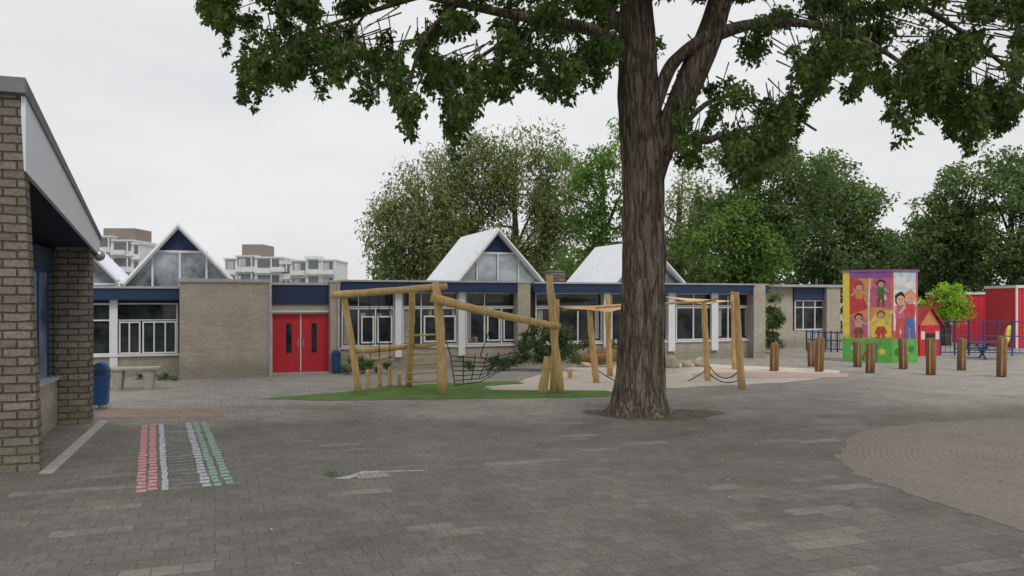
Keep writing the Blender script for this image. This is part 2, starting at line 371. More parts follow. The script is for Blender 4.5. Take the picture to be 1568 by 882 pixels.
# ------------------------------------------------------------------ school
O1=Vector((-6.55,31,0))
def hit(px,v,O=O1,th=TH):
    c,s=math.cos(th),math.sin(th); a=(px-CX)/F
    t=(v-s*O.x+c*O.y)/(c-a*s)
    return (a*t-O.x)*c+(t-O.y)*s, t
def U(px,v): return hit(px,v)[0]
def Z(px,py,v): return H-(py-HY)/F*hit(px,v)[1]
sc=empty('school_building',O1,TH)
RZ=3.45
wall,cap,blue,white,glass,soff=MB(),MB(),MB(),MB(),MB(),MB()
def bay(px0,px1,v,z0,z1,mull=(),trans=(),fw=.07,gl=None):
    fw*=.82
    u0,u1=U(px0,v),U(px1,v); (gl or glass).box(u0,u1,v+.08,v+.12,z0,z1)
    white.box(u0,u0+fw,v,v+.07,z0,z1); white.box(u1-fw,u1,v,v+.07,z0,z1)
    white.box(u0+fw,u1-fw,v,v+.07,z0,z0+fw); white.box(u0+fw,u1-fw,v,v+.07,z1-fw,z1)
    for p in mull:
        u=U(p,v); white.box(u-fw*.45,u+fw*.45,v+.002,v+.068,z0+fw,z1-fw)
    for z in trans: white.box(u0+fw,u1-fw,v+.004,v+.066,z-fw*.4,z+fw*.4)
vA=.5; uA0=U(60,vA); uA1=U(276,vA)
wall.box(uA0,uA1,vA-.05,vA+.25,0,.72)
wall.box(uA0,uA1,vA+.25,vA+.6,.7,2.9)
soff.box(uA0,uA1,vA+.0,vA+.25,2.62,2.7)
blue.box(uA0,uA1,vA-.35,vA+.3,2.72,3.12); cap.box(uA0,uA1,vA-.4,vA+.3,3.122,3.2)
bay(140,170,vA,.78,2.6,(),(2.0,)); bay(178,272,vA,.78,2.6,(),(2.0,),.05)
bay(182,215,vA-.03,.8,1.95,(198,),(),.06); bay(218,270,vA-.03,.8,1.95,(236,253),(),.06)
white.box(U(168,vA-.1),U(180,vA-.1),vA-.12,vA-.02,.3,2.72)
white.box(uA0,uA1,vA-.15,vA-.05,.72,.78)
vB=-1.3; uB0,uB1=U(275,vB),U(412,vB)
wall.box(uB0,uB1,vB,3.5,0,RZ-.12); cap.box(uB0-.06,uB1+.06,vB-.06,3.5,RZ-.118,RZ)
uD0=uB1; uD1=U(506,-.2)
blue.box(uD0,uD1,-.15,.3,2.55,3.27); cap.box(uD0,uD1,-.2,.3,3.272,3.36)
wall.box(uD0,uD1,-.1,.3,2.3,2.548); white.box(uD0,uD1,-.16,-.1,2.26,2.32)
dz=2.2
dl,drr=U(417,0),U(503,0); dm=(dl+drr)/2
red=MB(); red.box(dl,dm-.03,0,.07,.04,dz); red.box(dm+.03,drr,0,.07,.04,dz); 
white.box(dm-.02,dm+.02,.01,.08,0.04,dz); white.box(dl-.07,dl,-.02,.1,0,dz+.06); white.box(drr,drr+.05,-.02,.1,0,dz+.06); white.box(dl,drr,.005,.09,dz,dz+.06)
for cx in ((dl+dm)/2+.08,(dm+drr)/2-.02): glass.box(cx-.1,cx+.1,-.012,.0,.75,1.85)
for cx in (dm-.1,dm+.1): cap.box(cx-.015,cx+.015,-.06,-.01,.95,1.25)
red.make('double_door',M_red,sc)
step=MB(); step.box(dl-.3,drr+.3,-.7,-.05,0,.035); step.make('door_step',M_concrete,sc)
wall.box(U(506,-.6),U(521,-.6),-.6,.6,0,RZ-.08); cap.box(U(505,-.6),U(522,-.6),-.63,.6,RZ-.078,RZ)
vC=0.0; u0,u1=U(521,-.2),U(812,-.2)
blue.box(u0,u1-.02,-.35,.4,3.04,RZ-.04); cap.box(u0,u1-.02,-.4,.4,RZ-.038,RZ+.03)
wall.box(u0,u1,-.02,.3,0,.85); white.box(u0,u1-.3,-.09,-.022,.85,.92)
wall.box(u0,u1,.5,.9,.85,3.0)
for (a,b,mu) in ((523,604,(549,575)),(616,701,(645,672)),(713,793,(742,768))):
    bay(a,b,.05,.93,2.42,mu,(),.07); bay(a,b,.05,2.44,3.02,(mu[0],),(),.05)
    bay(mu[0]+4,mu[1]-2,.0,1.05,2.1,(),(),.07); bay(mu[1]+3,b-3,.0,1.05,2.1,(),(),.07)
for p in (610,707): white.box(U(p-5,-.1),U(p+5,-.1),-.14,-.02,.5,3.04)
wall.box(U(793,-.4),U(812,-.4),-.4,.5,0,RZ-.05); cap.box(U(792,-.4),U(813,-.4),-.43,.5,RZ-.048,RZ+.02)
vD=1.0; u0,u1=U(812,vD),U(1168,vD)
blue.box(u0,u1,vD-.4,vD+.3,3.04,RZ-.04); cap.box(u0,u1,vD-.45,vD+.3,RZ-.038,RZ+.03)
wall.box(u0,u1,vD-.02,vD+.3,0,.8); white.box(u0,u1,vD-.09,vD-.022,.8,.87); wall.box(u0,u1,vD+.5,vD+.9,.8,3.0)
for (a,b,mu) in ((820,922,(850,885)),(936,1022,(965,995)),(1035,1090,(1062,)),(1098,1150,(1115,1132))):
    bay(a,b,vD+.05,.88,2.4,mu,(),.07); bay(a,b,vD+.05,2.43,3.02,(mu[0],),(),.05)
for p in (929,1028,1094): white.box(U(p-5,vD-.1),U(p+5,vD-.1),vD-.15,vD-.02,.4,3.04)
wall.box(U(1152,vD-.3),U(1168,vD-.3),vD-.5,vD+9,0,RZ-.03)
vE=6.5; u0,u1=U(1150,vE),U(1281,vE); RE=3.55
wall.box(u0,U(1214,vE),vE,vE+.5,0,RE-.1); wall.box(U(1214,vE),u1,vE+.02,vE+.5,0,1.0); wall.box(U(1266,vE-.3),u1,vE-.3,vE+5,0,RE-.1)
wall.box(U(1214,vE),u1,vE+.3,vE+.5,1.0,3)
cap.box(u0,u1+.1,vE-.4,vE+5,RE-.098,RE+.04); blue.box(U(1214,vE),U(1266,vE),vE-.1,vE+.3,2.75,RE-.1)
bay(1217,1265,vE+.0,1.02,2.72,(1230,1248),(2.3,),.08)
roof=MB(); roof.box(U(276,0),U(812,.5),.6,12,2.95,RZ-.2); roof.box(U(812,.5),U(1160,1.5),1.6,14,2.95,RZ-.2); roof.box(uA0,uA1,vA+.3,12,2.7,3.1); roof.box(u0,u1,vE+.5,vE+5,2.9,RE-.12)
roof.make('flat_roof',M_darkcap,sc)
back=MB(); back.box(uA0,u1,14,14.3,0,3); back.box(uA0-.2,uA0,.5,14,0,3); back.make('rear_walls',M_brick,sc)
# curtains, posters and things on the sills seen behind the panes
cur,pos=MB(),MB()
for (a,b,v) in ((527,533,.05),(596,601,.05),(619,626,.05),(693,698,.05),(716,722,.05),(786,790,.05),(824,832,1.05),(912,918,1.05),(1100,1106,1.05),(1142,1147,1.05)):
    cur.box(U(a,v),U(b,v),v+.072,v+.078,1.02,2.36)
for i in range(26):
    p=random.choice([random.uniform(528,600),random.uniform(620,697),random.uniform(717,788)]); v=.05; u=U(p,v); z=random.choice([1.02,1.02,random.uniform(1.2,2.1)]); h_=random.uniform(.12,.35)
    pos.box(u,u+random.uniform(.1,.28),v+.0715,v+.0775,z,z+h_)
cur.make('curtains',plain('curtain',(.30,.30,.29),.9),sc); pos.make('window_posters',plain('paper_posters',(.30,.27,.22),.9,.8,1.1),sc)
dp=MB()
for p,v in ((414,-1.35),(518,-.68),(1155,.42)): u=U(p,v); dp.tube([(u,v,0),(u,v,RZ-.15)],.045,8)
dp.make('downpipes',M_cap,sc)
def gable(pl,pp,pr,v,ze,zp,Ld,tag,lb=.52):
    ul,ur=U(pl,v),U(pr,v); up=U(pp,v)
    th=.14
    g=MB()
    ov=.28
    for (ua,ub) in ((ul,up),(ur,up)):
        sgn=-1 if ua<up else 1
        a0=Vector((ua+sgn*.18,v-ov,ze-.18*(zp-ze)/abs(up-ua))); b0=Vector((up,v-ov,zp))
        a1=a0+Vector((0,Ld,0)); b1=b0+Vector((0,Ld,0)); t=Vector((0,0,-th*1.5))
        pts=[a0+t,b0+t,b1+t,a1+t,a0,b0,b1,a1]
        g.hexa(pts)
    g.make('gable_roof_'+tag,M_roofw,sc)
    seam=MB()
    for k in range(1,int(Ld/.6)):
        y=v-ov+k*.6
        for (ua,ub) in ((ul,up),(ur,up)):
            seam.tube([(ua,y,ze+.005),(up,y,zp+.005)],.014,5)
    seam.make('roof_seams_'+tag,M_whitepanel,sc)
    zm=ze+(zp-ze)*lb; k=1-lb
    a=up+(ul-up)*k; b=up+(ur-up)*k
    mesh('gable_panel_'+tag,[(a,v+.02,zm),(b,v+.02,zm),(up,v+.02,zp-.12)],[(0,1,2)],M_blue,sc)
    mesh('gable_glass_'+tag,[(ul+.1,v+.03,ze-.3),(ur-.1,v+.03,ze-.3),(ur-.1,v+.03,ze),(b,v+.03,zm),(a,v+.03,zm),(ul+.1,v+.03,ze)],[tuple(range(6))],M_glassl,sc)
    w=MB()
    w.box(a-.05,b+.05,v-.05,v+.015,zm-.05,zm+.03)
    w.box(ul,ur,v-.052,v+.015,ze-.28,ze-.2)
    for f in (.0,1.0,.5):
        u=a+(b-a)*f; w.box(u-.035,u+.035,v-.048,v+.014,ze-.2,zm-.05)
    for uu in (ul,ur):
        w.tube([(uu,v-ov-.02,ze-.12),(up,v-ov-.02,zp-.12)],.075,4)
    w.make('gable_frame_'+tag,M_white,sc)
    mesh('gable_back_'+tag,[(ul,v+Ld-.7,ze),(ur,v+Ld-.7,ze),(up,v+Ld-.7,zp-.1)],[(0,1,2)],M_brick,sc)
gable(190,273,362,1.0,Z(362,432,1),Z(273,342,1),6,'a')
gable(10,98,182,1.0,Z(182,425,1),Z(98,342,1),6,'b')
gable(697,760,829,1.0,3.55,Z(760,349,1),5.5,'c')
gable(935,988,1046,1.6,3.5,Z(988,368,1.6),5.5,'d')
wall.make('brick_walls',M_brick,sc); cap.make('coping',M_cap,sc); blue.make('blue_fascia',M_blue,sc); white.make('white_frames',M_white,sc); glass.make('window_glass',M_glass,sc); soff.make('soffit',M_soffit,sc)
rv=MB(); u=U(845,5); rv.box(u,u+.7,5,6,3.2,4.15); u=U(1250,8); rv.tube([(u,8,3.4),(u,8,4.0)],.08,8); u=U(1192,8); rv.tube([(u,8,3.4),(u,8,3.9)],.06,8); rv.make('roof_chimney',M_pier,sc)

# ------------------------------------------------------------------ near left building
T2=math.radians(18.6); O2=Vector(((50-CX)/F*12.9,12.9,0))
lb=empty('brick_wing_building',O2,T2)
zt0,zt1=6.19,4.16; zb0,zb1=4.74,3.72; V1=5.75
p=MB()
p.hexa([(-4,0,0),(.10,0,0),(.08,.38,0),(-4,.38,0),(-4,0,5.95),(-.18,0,5.95),(-.18,.38,5.8),(-4,.38,5.8)])
p.box(-.66,.0,V1-.55,V1,0,3.9)
p.box(-4,-.66,V1-.3,V1,0,3.7)
p.make('brick_piers',M_pier,lb)
w=MB(); w.box(-.9,-.62,.38,V1-.55,0,1.0); w.make('low_wall',M_brick,lb)
w=MB(); w.box(-.88,-.56,.38,V1-.55,1.0,1.06); w.make('window_sill',M_cap,lb)
w=MB(); w.box(-.84,-.80,.38,V1-.55,1.06,3.3); w.make('window_blinds',M_blind,lb)
w=MB()
for k in range(6):
    y=.5+k*.92; w.box(-.80,-.77,y,y+.06,1.06,3.3)
w.box(-.801,-.74,.38,V1-.55,3.3,3.36); w.make('window_frames',M_bin,lb)
w=MB(); w.box(-.95,-.7,.38,V1-.55,3.36,3.8); w.hexa([(-4,.4,zb0+.0),(-.2,.4,zb0),(.0,V1+.2,zb1),(-4,V1+.2,zb1),(-4,.4,zb0+.1),(-.2,.4,zb0+.1),(.0,V1+.2,zb1+.1),(-4,V1+.2,zb1+.1)]); w.make('soffit',M_soffit,lb)
w=MB(); w.hexa([(-.165,.01,zb0),(-.10,.01,zb0),(.1,V1+.25,zb1),(.04,V1+.25,zb1),(-.165,.01,zt0-.2),(-.10,.01,zt0-.2),(.1,V1+.25,zt1-.09),(.04,V1+.25,zt1-.09)]); w.make('white_fascia',M_whitepanel,lb)
w=MB(); w.hexa([(-4,-.1,zt0-.24),(-.08,-.1,zt0-.24),(.13,V1+.3,zt1-.088),(-4,V1+.3,zt1-.088),(-4,-.1,zt0),(-.08,-.1,zt0),(.13,V1+.3,zt1),(-4,V1+.3,zt1)]); w.make('roof_edge',M_darkcap,lb)
bpy.ops.mesh.primitive_uv_sphere_add(segments=16,ring_count=10,radius=.13,location=(0,0,0)); s=bpy.context.object; s.name='wall_lamp'; s.data.materials.append(M_metal); s.parent=lb; s.location=(.1,V1+.1,3.72)
w=MB(); w.box(.14,.34,-.3,V1-.1,0.0,.012); w.make('paving_kerb',M_kerb,lb)

# ------------------------------------------------------------------ litter bins
def binobj(px,py,s=1.0):
    e=empty('litter_bin',tuple(G(px,py)),TH)
    prof=[(-.17,0.12),(-.20,.80),(-.21,.98),(-.14,1.12),(.0,1.18),(.12,1.12),(.20,.98),(.20,.80),(.17,.12)]
    b=MB(); n=len(prof); ww=.24*s
    f=[(x*s,-ww,z*s) for x,z in prof]; k=[(x*s,ww,z*s) for x,z in prof]
    b.v=f+k; b.f=[tuple(range(n)),tuple(range(2*n-1,n-1,-1))]+[(i,i+n,(i+1)%n+n,(i+1)%n) for i in range(n)]
    o=b.make('body',M_bin,e); md=o.modifiers.new('b','BEVEL'); md.width=.02; md.segments=2
    MB().box(-.12*s,.12*s,-ww-.006,-ww,.85*s,1.0*s).make('slot',M_soffit,e)
    MB().tube([(0,0,0),(0,0,.14*s)],.06*s,8).make('post',M_metal,e)
    MB().box(-.215*s,.215*s,-ww-.012,ww+.012,.77*s,.80*s).make('rim',M_fence,e)
binobj(154,626,1.0); binobj(515,572,.75)

e=empty('concrete_bench',tuple(G(205,596)),TH*.6)
o=MB().box(-.75,.75,-.25,.25,.58,.68).make('seat',M_concrete,e); md=o.modifiers.new('b','BEVEL'); md.width=.02
o=MB().hexa([(-.55,-.16,0),(-.33,-.16,0),(-.33,.16,0),(-.55,.16,0),(-.6,-.2,.58),(-.28,-.2,.58),(-.28,.2,.58),(-.6,.2,.58)]).hexa([(.33,-.16,0),(.55,-.16,0),(.55,.16,0),(.33,.16,0),(.28,-.2,.58),(.6,-.2,.58),(.6,.2,.58),(.28,.2,.58)]).make('legs',M_concrete,e)

# ------------------------------------------------------------------ climbing frame
cf=empty('log_climbing_frame',(0,0,0))
m=MB(); lg=lambda a,b,r0,r1=None,bend=.06: log(m,a,b,r0,r1,bend=bend)
d1,d2,d3,d4=GD(601),GD(592),GD(604),GD(601)
lg(W(550,603,d1),W(526,450,d1),.115,.09)
lg(W(508,452,d1-.1),W(684,438,d3+.15),.11,.095)
lg(W(626,594,d2),W(631,448,d2-1.4),.11,.09)
lg(W(677,606,d3),W(667,432,d3),.145,.115)
lg(W(660,455,d3-.25),W(858,500,d4-.2),.135,.10,.12)
lg(W(858,603,d4),W(841,421,d4),.13,.10)
lg(W(846,603,d4+.6),W(853,458,d4+.5),.10,.085)
lg(W(831,603,d4+.1),W(838,546,d4+.1),.16,.10,0)
lg(W(546,537,d1),W(626,530,d2),.095,.085)
lg(W(626,529,d2-.1),W(670,527,d3+.2),.05)
for y in (512,527,541,556,570,583):
    lg(W(622,y+2,d2-.12),W(668,y,d3+.15),.035,.03,.01)
for (x,t,b_) in ((563,566,597),(581,558,592),(597,562,592),(611,570,590)):
    lg(G(x,b_),W(x,t,GD(b_)),.075,.065,0)
lg(W(560,548,d1+1.5),W(600,545,d1+1.5),.06)
m.make('logs',M_wood,cf,True)
r=MB()
A,B,C,D=W(690,545,d3+.2),W(800,538,d4+.9),W(770,566,d4+1.5),W(697,590,d3+1.2)
for i in range(7):
    t=i/6; r.tube([A.lerp(B,t),A.lerp(B,t).lerp(D.lerp(C,t),.5)+Vector((0,0,-.08)),D.lerp(C,t)],.015,5,False)
    r.tube([A.lerp(D,t),A.lerp(D,t).lerp(B.lerp(C,t),.5)+Vector((0,0,-.15)),B.lerp(C,t)],.015,5,False)
r.tube([W(668,470,d3),A],.016,5); r.tube([W(812,492,d4),B],.016,5); r.tube([W(760,478,d4),W(735,545,d4+.6)],.015,5)
r.tube([W(735,545,d4+.6),C],.015,5)
for x in (566,580,596): r.tube([W(x,449,d1),W(x+1,548,d1+.6)],.013,5)
r.make('rope_net',M_rope,cf)
sf=empty('shade_sail_frame',(0,0,0)); m=MB()
posts=[(913,586,903,474),(934,576,931,452),(1084,583,1078,461),(1125,566,1122,447),(1136,596,1127,447)]
for (xb,yb,xt,yt) in posts:
    d=GD(yb); lg(W(xb,yb+2,d),W(xt,yt,d),.12,.095,.03)
m.make('posts',M_wood,sf,True)
def P(i): xb,yb,xt,yt=posts[i]; return W(xt,yt,GD(yb))
P0=W(856,471,GD(600))
m=MB(); log(m,P(0)+Vector((-.9,0,.0)),P(2)+Vector((.4,0,-.0)),.045,.04,bend=.02)
m.make('cross_beam',M_wood,sf,True)
def sail(a,b,c,nm):
    n=8; vs=[];fs=[];ix={}
    for i in range(n+1):
        for j in range(n+1-i):
            k=n-i-j; p_=(a*i+b*j+c*k)/n; s_=27*i*j*k/n**3; pin=(i*j+j*k+k*i)/n**2
            cen=(a+b+c)/3; p_=p_.lerp(cen,.35*pin*(1-s_)); p_=p_+Vector((0,0,-.12*s_)); ix[(i,j)]=len(vs); vs.append(p_)
    for i in range(n):
        for j in range(n-i):
            fs.append((ix[(i,j)],ix[(i+1,j)],ix[(i,j+1)]))
            if j<n-i-1: fs.append((ix[(i+1,j)],ix[(i+1,j+1)],ix[(i,j+1)]))
    mesh(nm,vs,fs,M_sail,sf,True)
sail(P0+Vector((0,0,0)),W(932,478,GD(586)),W(1000,462,GD(560)),'sail_a')
sail(W(1015,454,GD(566)),P(2)+Vector((0,-.1,-.12)),P(3)+Vector((0,0,-.35)),'sail_b')
r=MB(); 
def sag(a,b,s,rad=.018):
    r.tube([a.lerp(b,t/8)+Vector((0,0,-s*4*(t/8)*(1-t/8))) for t in range(9)],rad,5,False)
sag(W(1086,560,GD(583)),W(1134,565,GD(596)),.35); sag(W(1086,572,GD(583)),W(1134,580,GD(596)),.2); sag(P0,P(0),.05); sag(P(2),P(4),.05); sag(W(912,565,GD(586)),W(1084,565,GD(583)),.7)
r.make('ropes',M_rope,sf)
def boulder(px,py,wpx,hpx):
    d=GD(py); s=F/d
    bm=bmesh.new(); bmesh.ops.create_icosphere(bm,subdivisions=3,radius=1)
    o=Vector((random.random()*9,random.random()*9,0))
    for v in bm.verts:
        k=1+.35*mn.noise(v.co*1.3+o)+.1*mn.noise(v.co*4+o); v.co=Vector((v.co.x*k*wpx/s/2,v.co.y*k*wpx/s/2,v.co.z*k*hpx/s*.62+hpx/s*.4))
    me=bpy.data.meshes.new('boulder'); bm.to_mesh(me); bm.free(); me.materials.append(M_rock)
    me.polygons.foreach_set('use_smooth',[True]*len(me.polygons))
    ob=link(bpy.data.objects.new('boulder',me)); ob.location=G(px,py)
for a in ((1027,563,26,18),(1052,562,16,10),(1075,561,24,13),(895,562,20,9),(992,566,18,10),(1010,560,14,8),(958,566,16,11)): boulder(*a)
for (x,b_,h,w_) in ((873,579,13,6),(948,578,18,7),(963,572,14,5)):
    d=GD(b_); m=MB(); rr=w_/2/F*d*1.3; log(m,G(x,b_,-.02),W(x,b_-h,d),rr,rr*.9,bend=0); m.make('log_stump',M_wood,None,True)
m=MB(); log(m,W(878,549,GD(562)),W(945,547,GD(562)),.2,.18,bend=0); log(m,W(905,540,GD(560)),W(950,541,GD(560)),.16,bend=0); m.make('log_edging',M_post,None,True)

# ------------------------------------------------------------------ bollards
for (x,t,b_) in ((1185,525,568),(1243,523,561),(1254,517,569),(1313,522,562),(1332,525,571),(1383,518,565),(1425,518,574),(1472,518,567),(1533,515,577)):
    d=GD(b_); s=F/d; e=empty('timber_bollard',tuple(G(x,b_)),random.uniform(-.1,.4)); e.rotation_euler[1]=random.uniform(-.03,.03)
    hgt=(b_-t)/s; r_=.155
    m=MB(); m.tube([(0,0,-.1),(0,0,hgt*.5),(random.uniform(-.03,.03),0,hgt-.05),(random.uniform(-.03,.03),0,hgt)],[r_*1.02,r_,r_*.98,r_*.85],14); m.make('post',M_post,e,True)
    m=MB(); 
    for a in (-2.1,-.3): 
        m.box(math.cos(a)*r_-.025,math.cos(a)*r_+.025,math.sin(a)*r_-.02,math.sin(a)*r_+.02,.05,hgt-.06)
    m.make('pale_batten',M_batten,e)

# ------------------------------------------------------------------ painted tower
def paint(name,col): return plain(name,col,.55,.25,4)
pY=paint('yellow_paint',(.72,.60,.10)); pR=paint('bright_red_paint',(.55,.07,.07)); pP=paint('purple_paint',(.27,.11,.30)); pG=paint('green_paint',(.13,.42,.09)); pB=paint('light_blue_paint',(.48,.58,.66)); pW=paint('cream_paint',(.72,.66,.60)); pO=paint('orange_paint',(.66,.28,.12)); pK=paint('black_paint',(.03,.025,.025)); pS=paint('skin_paint',(.62,.38,.26)); pN=paint('blue_paint',(.08,.15,.42)); pV=paint('dark_green_paint',(.05,.20,.07)); pM=paint('magenta_paint',(.52,.13,.22)); pBr=paint('brown_paint',(.20,.09,.05))
dT=GD(556); sT=F/dT
tw=empty('painted_playground_tower',tuple(G(1366,556)),math.radians(-12))
HT=140/sT
w1,w2=2.0,1.25
Lc=Vector((-w1*.95,.55,0)); Rc=Vector((w2*.94,.62,0)); Bc=Lc+Rc
b=MB(); bs=[Vector((0,0,0)),Rc,Bc,Lc]; b.hexa([v for v in bs]+[v+Vector((0,0,HT)) for v in bs]); b.make('body',pY,tw)
b=MB()
cen=Bc/2
bs2=[cen+(v-cen)*1.05 for v in bs]; b.hexa([v+Vector((0,0,HT)) for v in bs2]+[v+Vector((0,0,HT+.1)) for v in bs2]); b.make('top_edge',pP,tw)
parts={}
def face_poly(fc,pts,mat,lay):
    ax=(Lc if fc==1 else Rc); wd=ax.length; ax=ax.normalized(); nrm=Vector((ax.y,-ax.x,0)) 
    if nrm.y>0: nrm=-nrm
    mb=parts.setdefault(mat.name,(MB(),mat))[0]
    mb.poly([ax*(p[0]*wd)+Vector((0,0,p[1]*HT))+nrm*(.004*lay) for p in pts])
def disc(fc,cx,cy,r,mat,lay,asp=1.0,n=14,wv=0):
    wd=(Lc if fc==1 else Rc).length
    face_poly(fc,[(cx+math.cos(2*math.pi*i/n)*r*(1+wv*math.sin(i*2.4))*HT/wd*asp,cy+math.sin(2*math.pi*i/n)*r*(1+wv*math.sin(i*2.4))) for i in range(n)],mat,lay)
def rect(fc,x0,x1,y0,y1,mat,lay): face_poly(fc,[(x0,y0),(x1,y0),(x1,y1),(x0,y1)],mat,lay)
def kid(fc,cx,cy,h,shirt,legs,hair,lay,wide=1.0,arm=1,skirt=False):
    wd=(Lc if fc==1 else Rc).length; k=h*HT/wd*wide
    if skirt: face_poly(fc,[(cx-.24*k,cy+.18*h),(cx+.26*k,cy+.15*h),(cx+.1*k,cy+.5*h),(cx-.1*k,cy+.5*h)],legs,lay+.3)
    face_poly(fc,[(cx-.15*k,cy),(cx-.04*k,cy),(cx,cy+.3*h),(cx+.05*k,cy),(cx+.16*k,cy),(cx+.12*k,cy+.45*h),(cx-.12*k,cy+.45*h)],legs,lay)
    face_poly(fc,[(cx-.13*k,cy+.43*h),(cx+.13*k,cy+.43*h),(cx+.17*k,cy+.70*h),(cx+.05*k,cy+.74*h),(cx-.05*k,cy+.74*h),(cx-.17*k,cy+.70*h)],shirt,lay+1)
    face_poly(fc,[(cx+.15*k,cy+.72*h),(cx+.12*k,cy+.64*h),(cx+.3*k,cy+(.64+.15*arm)*h),(cx+.33*k,cy+(.7+.15*arm)*h)],pS,lay+1.3)
    face_poly(fc,[(cx-.15*k,cy+.72*h),(cx-.12*k,cy+.64*h),(cx-.3*k,cy+(.5)*h),(cx-.33*k,cy+(.55)*h)],pS,lay+1.3)
    disc(fc,cx,cy+.87*h,.15*h,hair,lay+1.6,wv=.1); disc(fc,cx,cy+.83*h,.11*h,pS,lay+2)
    disc(fc,cx-.04*k,cy+.85*h,.015*h,pK,lay+3,n=6); disc(fc,cx+.04*k,cy+.85*h,.015*h,pK,lay+3,n=6); rect(fc,cx-.035*k,cx+.035*k,cy+.77*h,cy+.785*h,pR,lay+3)
rect(1,.0,.86,.26,.93,pO,1); rect(1,.0,.86,.93,1,pP,1); rect(1,.86,1,.0,.93,pY,1); rect(1,0,1,0,.26,pG,2)
face_poly(1,[(.86,.52),(.47,.60),(.56,.70),(.60,.90),(.72,.93),(.86,.93)],pR,2)
face_poly(1,[(.02,.60),(.42,.62),(.45,.75),(.36,.93),(.02,.93)],pM,2.2)
face_poly(1,[(.02,.28),(.4,.28),(.46,.42),(.3,.56),(.02,.58)],pY,2.4)
face_poly(1,[(.5,.28),(.84,.28),(.84,.5),(.62,.54),(.5,.42)],pM,2.6)
face_poly(1,[(.44,.26),(.48,.26),(.49,.6),(.46,.93),(.43,.93),(.455,.6)],pW,3.2)
face_poly(1,[(.1,.70),(.22,.86),(.3,.72),(.24,.66)],pW,3.6); face_poly(1,[(.6,.78),(.7,.88),(.8,.8),(.7,.72)],pO,3.6)
kid(1,.66,.57,.31,pO,pR,pBr,4,.9,-1,True); kid(1,.22,.62,.29,pV,pBr,pK,4,.9,1); kid(1,.67,.27,.27,pS,pBr,pK,4.1,.9,1,True); kid(1,.22,.27,.30,pY,pR,pBr,4.1,.9,-1,True)
for i in range(14):
    x=.02+i*.07; face_poly(1,[(x,.2),(x+.06,.2),(x+.03,.3+random.uniform(-.03,.03))],pG,3.4)
for (x,y,mm) in ((.2,.12,pY),(.5,.1,pR),(.75,.15,pB),(.35,.18,pV),(.62,.05,pV)): disc(1,x,y,.035,mm,4,wv=.2)
rect(1,.3,.42,.0,.16,pV,3)
rect(2,0,1,.26,.80,pW,1); rect(2,0,1,.80,1,pB,1); rect(2,.0,.05,.26,1,pR,2); rect(2,.93,1,.26,1,pM,2); rect(2,0,1,0,.26,pG,2)
disc(2,.3,.9,.05,pW,2.2,1.8); disc(2,.7,.86,.04,pW,2.2,1.8); face_poly(2,[(.05,.26),(.93,.26),(.93,.33),(.6,.36),(.3,.32),(.05,.36)],pM,2.5)
kid(2,.32,.27,.50,pM,pR,pK,4,.9); kid(2,.68,.27,.52,pR,pN,pO,8,.9)
for i in range(8):
    x=.02+i*.12; face_poly(2,[(x,.2),(x+.1,.2),(x+.05,.29+random.uniform(-.02,.02))],pG,3)
for (x,y,mm) in ((.2,.12,pV),(.5,.1,pY),(.75,.15,pV)): disc(2,x,y,.04,mm,4,wv=.2)
for k,(mb,mt) in parts.items(): mb.make('mural_'+k,mt,tw)

# ------------------------------------------------------------------ right-hand background items
def box_obj(name,px0,px1,pt,pb,d,dep,mat,trim=None,rot=0):
    s=F/d; x0,x1=(px0-CX)/s,(px1-CX)/s; z1=H-(pt-HY)/s; z0=0
    e=empty(name,((x0+x1)/2,d,0),rot); hw=(x1-x0)/2
    MB().box(-hw,hw,0,dep,z0,z1).make('body',mat,e)
    r_=MB()
    n=int(hw*2/.3)
    for i in range(n): r_.box(-hw+.3*i+.05,-hw+.3*i+.17,-.02,-.001,z0+.12,z1-.12)
    r_.make('corrugation',mat,e)
    t=MB(); t.box(-hw-.05,hw+.05,-.08,dep+.05,z1+.002,z1+.16)
    t.box(-hw-.05,-hw+.06,-.07,-.002,z0,z1); t.box(hw-.06,hw+.05,-.07,-.002,z0,z1); t.make('trim',trim or M_white,e)
    return e
pCr=plain('container_red',(.62,.04,.06),.5,.15,1)
box_obj('red_container',1455,1543,451,530,52,3,pCr)
box_obj('red_container',1556,1680,441,540,46,3,pCr)
dP=GD(545); sP=F/dP; ph=empty('playhouse',tuple(G(1424,545)),.2)
hw=.55; MB().box(-hw,hw,0,1,0,1.5).make('walls',pCr,ph)
MB().hexa([(-hw-.15,-.15,1.45),(0,-.15,2.35),(0,1.15,2.35),(-hw-.15,1.15,1.45),(-hw-.15,-.15,1.53),(0,-.15,2.43),(0,1.15,2.43),(-hw-.15,1.15,1.53)]).hexa([(hw+.15,-.15,1.45),(0,-.15,2.35),(0,1.15,2.35),(hw+.15,1.15,1.45),(hw+.15,-.15,1.53),(0,-.15,2.43),(0,1.15,2.43),(hw+.15,1.15,1.53)]).make('roof',paint('roof_red_paint',(.42,.05,.04)),ph)
mesh('gable_front',[(-hw,0,1.5),(hw,0,1.5),(0,0,2.3)],[(0,1,2)],pO,ph)
MB().box(-.25,.25,-.02,-.004,.0,1.1).make('doorway',M_soffit,ph); MB().box(-.5,-.3,-.02,-.004,.8,1.2).box(.3,.5,-.02,-.004,.8,1.2).make('windows',pW,ph)
